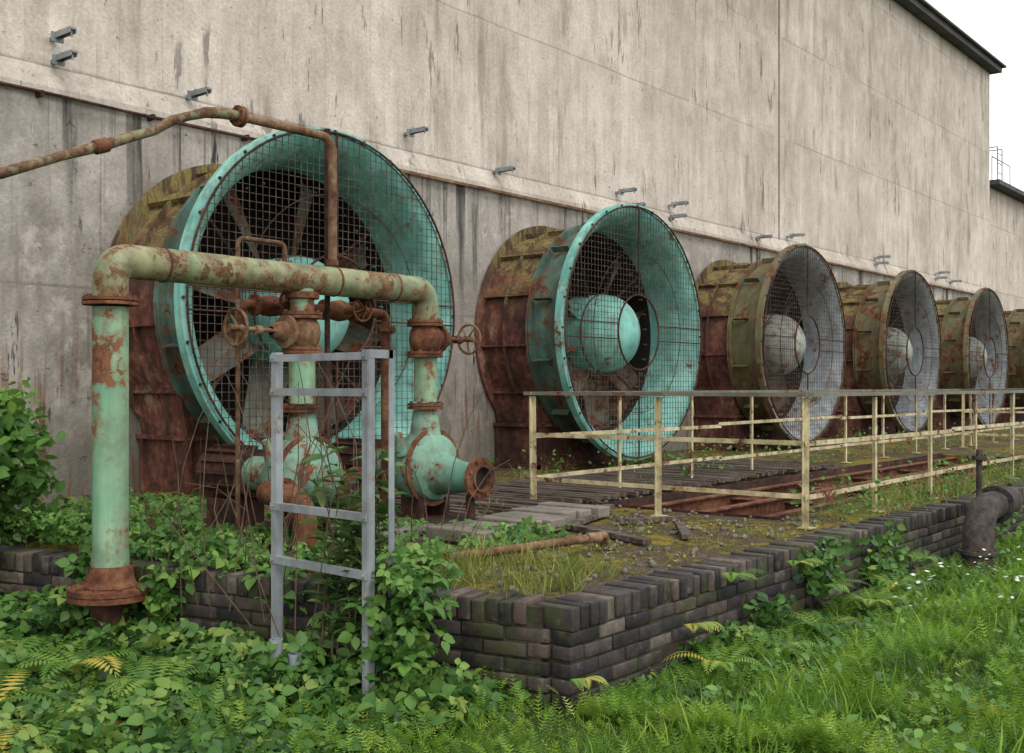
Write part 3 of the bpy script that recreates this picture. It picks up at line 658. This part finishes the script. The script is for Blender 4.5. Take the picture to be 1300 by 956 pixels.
N=14000; t=rng.random(N)**1.6; u=4.3+14*t; v=rng.random(N)*(2.98-(.16*u-1.1))+(.16*u-1.1); k=wob(u,v,2.9,7)+rng.normal(size=N)*.15>.2; u,v=u[k],v[k]; N=len(u)
leaves('meadow_broadleaf_weeds',P(u,v,GZ+.03+.17*rng.random(N)*nearwall(v)),.045,L_IV,.9)
N=7000; u=4.7+14*rng.random(N)**1.4; d=np.abs(rng.normal(size=N))*.16; v=3.03-d; H=(.04+.26*wob(u,v*0,1.3,5).clip(0,1.6))*np.exp(-d*1.2)*np.where(u<5.6,.45,1)
z=GZ+H*rng.random(N)**.6; leaves('wall_foot_weeds',P(u,v,z),.06,L_BR,.8,TRI_V,TRI_F)
N=520; t=rng.random(N)**1.5; u=6+9*t; v=rng.random(N)*(2.5-(.2*u-.8))+(.2*u-.8); k=wob(u,v,.9,6)>-.1; u,v=u[k],v[k]; N=len(u)
z=GZ+.27+.06*rng.normal(size=N)
FLV=[(math.cos(a)*(1 if i%2==0 else .55),math.sin(a)*(1 if i%2==0 else .55),0) for i,a in enumerate(np.linspace(0,2*math.pi,17)[:-1])]
inst('white_wildflowers',FLV,[tuple(range(16))],P(u,v,z),frames(rng.normal(size=(N,3))*.25+[0,0,1],rng.normal(size=(N,3))),np.full((N,1),.018)*rng.uniform(.6,1.3,(N,1)),PETAL,rng.random(N))
# left brambles
N=10500; v=3.3+4.6*rng.random(N); d=rng.random(N)**1.2*2.2; u=side_u(v)-.04-d
hw=np.interp(v,[3.2,3.9,4.15,4.4,4.7,5.3,5.6,5.9,6.2,6.7,8],[.05,.12,.26,.12,.16,.12,.18,.30,.22,.22,.40])
H=(hw*np.exp(-d*.35)+.04)*(1+.55*wob(u,v,2.6,1)); z=GZ+H*(.1+.9*rng.random(N)**.45)
k=wob(u,v,3.3,2)+rng.normal(size=N)*.2>-.4; u,v,z,H=u[k],v[k],z[k],H[k]; N=len(u)
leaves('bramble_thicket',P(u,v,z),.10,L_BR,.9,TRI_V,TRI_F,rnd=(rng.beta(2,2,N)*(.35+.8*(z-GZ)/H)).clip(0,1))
N=24000; v=1.2+6.5*rng.random(N); u=side_u(v)-.05-3.0*rng.random(N)**1.1; k=((u*.778+v*.628)>3.6)&(wob(u,v,2.2,5)+rng.normal(size=N)*.4>-.1); u,v=u[k],v[k]; N=len(u)
blades('rough_grass',P(u,v,np.full(N,GZ)),(.06+.06*(wob(u,v,1.2)+.6).clip(0,2))*rng.uniform(.5,1.5,N),L_GR,rng.beta(2,3,N),.8)
N=26000; v=1.2+6.5*rng.random(N); u=side_u(v)-.05-3.0*rng.random(N)**1.1; k=((u*.778+v*.628)>3.6)&(wob(u,v,1.7,8)+rng.normal(size=N)*.3>-.2); u,v=u[k],v[k]; N=len(u)
feath('rough_weeds',P(u,v,GZ+.08*rng.random(N)*(1+wob(u,v,2,2))),.085,L_GR,rng.beta(2,2.6,N))
N=6000; v=4.3+3.7*rng.random(N); u=side_u(v)+.20+1.9*rng.random(N)**1.4; k=(wob(u,v,1.5,2)+rng.normal(size=N)*.3>-.0); u,v=u[k],v[k]; N=len(u)
H=.09*(1+.6*wob(u,v,2,1)); H=np.where(v>6.4,H+.12,H); z=H*rng.random(N)**.5
leaves('creeping_bramble',P(u,v,z),.065,L_IV,1.0,TRI_V,TRI_F)
def blob(n,c,r,surf=.45):
    d=rng.normal(size=(n,3)); d/=np.linalg.norm(d,axis=1,keepdims=True); q=rng.random(n)**surf
    q*=1+.28*np.sin(d[:,0]*5+c[0]*3)*np.sin(d[:,1]*6+1)+.2*np.sin(d[:,2]*9+c[1])
    return np.array(c)+d*np.array(r)*q[:,None]
pts=np.concatenate([blob(110,(3.9,5.35,.05),(.25,.25,.14)),blob(100,(4.1,6.1,.08),(.4,.3,.16)),blob(70,(3.62,5.45,-.12),(.10,.14,.2)),blob(60,(3.55,6.1,.0),(.12,.15,.16)),blob(90,(4.5,5.0,.05),(.35,.3,.12)),blob(60,(3.9,4.75,-.05),(.1,.2,.16))])
leaves('bramble_overhang',pts,.095,L_IV,.8,TRI_V,TRI_F)
pts=np.concatenate([blob(2000,(3.35,7.5,.35),(.65,.55,.55)),blob(900,(3.45,7.15,.68),(.40,.35,.34)),blob(1100,(2.9,7.2,.25),(.5,.5,.45)),blob(500,(3.75,7.9,.66),(.25,.3,.25)),blob(120,(3.2,7.2,.95),(.35,.3,.22))]); pts=pts[pts[:,2]>-.45]
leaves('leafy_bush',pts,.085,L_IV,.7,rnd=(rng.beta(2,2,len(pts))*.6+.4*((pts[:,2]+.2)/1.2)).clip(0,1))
sh=empty('broadleaf_shrub',(3.75,3.95,GZ)); b=MB(); lp=[];ld=[]
for i in range(27):
    base=Vector((random.uniform(3.60,3.76),random.uniform(3.66,4.25),GZ)); Ht=random.uniform(.70,1.36) if i%3 else random.uniform(.4,.8)
    lean=Vector((random.uniform(-.05,.16),random.uniform(-.18,.20),0)); pts=[base+lean*(t*t)*Ht+Vector((0,0,Ht*t)) for t in np.linspace(0,1,7)]
    b.tube(pts,[.008,.007,.006,.005,.004,.003,.002],6)
    n=int(Ht/.048)
    for k in range(n):
        t=.12+.88*k/n; j=min(5,int(t*6)); p=pts[j].lerp(pts[j+1],t*6-j); an=k*2.4+i
        for q in range(1 if t<.4 else 2):
            a2=an+q*math.pi+random.uniform(-.4,.4); lp.append(p); ld.append((math.cos(a2),math.sin(a2),random.uniform(-.35,.7)))
b.obj('stems',TWIG,sh,True)
lp=np.array([tuple(p) for p in lp]); ld=np.array(ld); nn=len(lp)
nrm=np.array([0,0,1.])-ld*.3+rng.normal(size=(nn,3))*.35
inst('leaves',LONG_V,LEAF_F,lp,frames(nrm,ld),(rng.uniform(.06,.14,nn))[:,None],L_SH,rng.beta(2,2,nn),sh)
pts=np.concatenate([blob(300,(3.68,3.66,-.18),(.18,.26,.36)),blob(120,(3.72,3.56,.12),(.16,.16,.22)),blob(90,(3.5,4.1,-.35),(.12,.3,.14))]); leaves('bramble_clump',pts,.09,L_IV,.8,TRI_V,TRI_F)
b=MB()
for i in range(46):
    p0=Vector((random.uniform(3.5,4.6),random.uniform(4.0,5.6),-.2)); p1=p0+Vector((random.uniform(-.5,.6),random.uniform(-.5,.5),random.uniform(.6,1.5))); m_=(p0+p1)/2+Vector((random.uniform(-.15,.15),random.uniform(-.15,.15),.2)); 
    b.tube([p0,(p0+m_)/2,m_,(m_+p1)/2+Vector((0,0,.05)),p1],[.0035,.003,.003,.002,.0015],5)
b.obj('dry_bramble_stems',TWIG,None,True)
def tufts(name,cs,n,rad,h,mat,z0=-.01,w=.6):
    U=[];V=[];Hh=[]
    for c in cs:
        U.append(c[0]+rng.normal(size=n)*rad); V.append(c[1]+rng.normal(size=n)*rad); Hh.append(np.full(n,h*rng.uniform(.6,1.3)))
    u=np.concatenate(U);v=np.concatenate(V);Hh=np.concatenate(Hh)*rng.uniform(.5,1.2,len(u))
    k=(v>A[1]+.02)&(u>side_u(v)+.02)&~((u>PU0)&(u<PU1)&(v>PV0)&(v<PV1)); u,v,Hh=u[k],v[k],Hh[k]
    blades(name,P(u,v,np.full(len(u),z0)),Hh,mat,None,w,tilt=.4)
tufts('platform_grass',[(4.35+rng.random()*.9,3.3+rng.random()*1.0) for _ in range(24)],70,.06,.14,L_DG)
tufts('platform_grass',[(5+rng.random()*7,3.2+rng.random()*.6) for _ in range(45)],40,.09,.08,L_DG)
tufts('platform_grass',[(6+rng.random()*12,5.8+rng.random()*2.6) for _ in range(50)],45,.12,.12,L_DG)
tufts('platform_grass',[(9+rng.random()*18,3.3+rng.random()*.45) for _ in range(70)],50,.12,.2,L_DG)
N=2600; u=4.5+3.2*rng.random(N); v=3.25+2.3*rng.random(N); k=wob(u,v,2,3)+rng.normal(size=N)*.2>.15; u,v=u[k],v[k]; leaves('platform_moss_plants',P(u,v,rng.random(len(u))*.04),.022,L_DG,1.)
N=3000; u=8+18*rng.random(N); v=3.2+.55*rng.random(N); z=rng.random(N)**1.5*.35*(wob(u,v,.8)+.6).clip(.05,1.5); leaves('platform_weeds',P(u,v,z),.035,L_IV,.8)
N=2500; u=9+16*rng.random(N); v=6+2.5*rng.random(N); k=wob(u,v,1,3)>.1; u,v=u[k],v[k]; leaves('platform_weeds',P(u,v,rng.random(len(u))**1.5*.3),.05,L_IV,.8)
pts=[]
for c,rr,n in [((7.0,3.0,-.15),(.35,.07,.22),220),((8.1,2.98,-.22),(.4,.10,.26),320),((6.2,3.0,-.35),(.3,.08,.15),140),((10.8,2.95,-.1),(.5,.12,.25),260),((13,2.95,-.1),(.8,.12,.3),300),((5.4,3.02,-.42),(.35,.06,.10),100)]: pts.append(blob(n,c,rr))
leaves('ivy',np.concatenate(pts),.06,L_BR,.4)
def fern(c,n,L,up=.8,face=None):
    tv=[];tf=[];rn=[]
    for k in range(n):
        an=(face+random.uniform(-1.1,1.1)) if face is not None else 2*math.pi*k/n+random.uniform(-.3,.3); l=L*random.uniform(.7,1.15); d=Vector((math.cos(an),math.sin(an),0)); sd=Vector((-d.y,d.x,0)); rr=random.random()
        pr=None; NP=18
        for i in range(NP+1):
            t=i/NP; p=Vector(c)+d*l*(t*.85)+Vector((0,0,l*(up*t-.85*up*t*t*1.05)))
            if pr is not None:
                w=l*.20*math.sin(math.pi*min(1,(t*.93+.10)))**.8; st=(p-pr)
                for s_ in(-1,1):
                    o=len(tv); tip=pr+sd*s_*w+st*1.2-Vector((0,0,w*.18)); mid=(pr+tip)/2
                    tv+= [pr,mid-st*.42+Vector((0,0,.002)),tip,mid+st*.42,]; tf.append((o,o+1,o+2,o+3)); rn+=[rr]*4
            pr=p
    me=bpy.data.meshes.new('fern'); me.from_pydata([tuple(p) for p in tv],[],tf); me.update(); a=me.attributes.new('rnd','FLOAT','POINT'); a.data.foreach_set('value',rn); me.materials.append(L_FE)
    o=bpy.data.objects.new('fern',me); COL.objects.link(o)
for c,n,L,up,fc in [((4.22,3.02,-.36),6,.20,1.0,-1.8),((3.86,4.0,-.30),6,.26,.9,-1.9),((5.75,3.03,-.08),7,.28,.9,-1.6),((5.3,3.02,-.28),7,.26,.8,-1.7),((6.6,3.02,-.1),7,.26,.8,-1.7),((6.9,2.95,-.3),8,.34,.9,-1.6),((5.2,2.8,-.45),8,.34,1.,None),((5.8,2.7,-.45),8,.32,1.,None),((6.4,2.75,-.45),9,.38,1.,None),((7.2,2.75,-.42),9,.36,1.,None),((7.8,2.8,-.4),9,.34,1.,None),((8.5,2.85,-.3),8,.3,1.,None),((2.35,4.9,-.42),10,.5,.9,None),((2.7,5.6,-.42),9,.5,.9,None),((2.6,4.4,-.45),9,.42,.9,None),((3.0,4.6,-.4),8,.40,.9,None),((2.9,5.1,-.38),8,.45,.9,None),((2.1,4.2,-.45),9,.5,.9,None),((4.05,8.4,.0),9,.5,1.2,None),((4.9,8.5,0),8,.4,1.1,None),((5.6,8.6,0),8,.35,1.1,None)]: fern(c,n,L,up,fc)

# ------------------------------------------------------------------ light & camera
W=bpy.data.worlds.new('World'); S.world=W; W.use_nodes=True; nt=W.node_tree; nt.nodes.clear()
sky=nt.nodes.new('ShaderNodeTexSky'); sky.sky_type='NISHITA'; sky.sun_disc=False
to_sun=Vector((-.35,-.75,.95)).normalized(); sky.sun_elevation=math.asin(to_sun.z); sky.sun_rotation=math.atan2(to_sun.x,to_sun.y)
sky.air_density=1.; sky.dust_density=4.
hs=nt.nodes.new('ShaderNodeHueSaturation'); hs.inputs['Saturation'].default_value=.15
mx=nt.nodes.new('ShaderNodeMix'); mx.data_type='RGBA'; mx.inputs[0].default_value=.78; mx.inputs[7].default_value=(13.2,13.2,13.2,1)
bg=nt.nodes.new('ShaderNodeBackground'); bg.inputs[1].default_value=.15; ow=nt.nodes.new('ShaderNodeOutputWorld')
nt.links.new(sky.outputs[0],hs.inputs['Color']); nt.links.new(hs.outputs[0],mx.inputs[6]); nt.links.new(mx.outputs[2],bg.inputs[0]); nt.links.new(bg.outputs[0],ow.inputs[0])
sun=bpy.data.lights.new('sun','SUN'); sun.energy=1.2; sun.angle=math.radians(22); sun.color=(1,.98,.94); so=bpy.data.objects.new('sun',sun); COL.objects.link(so)
so.rotation_euler=(-to_sun).to_track_quat('-Z','Y').to_euler()
cam=bpy.data.cameras.new('camera'); co=bpy.data.objects.new('camera',cam); COL.objects.link(co); S.camera=co
cam.sensor_width=36; cam.lens=1400/1300*36; cam.clip_end=2000; cam.shift_y=12/1300
co.location=(0,0,1.05); a=math.atan2(.628,.778); co.rotation_euler=(math.radians(90),0,a-math.pi/2)
S.view_settings.view_transform='Standard'; S.view_settings.look='None'; S.view_settings.exposure=0
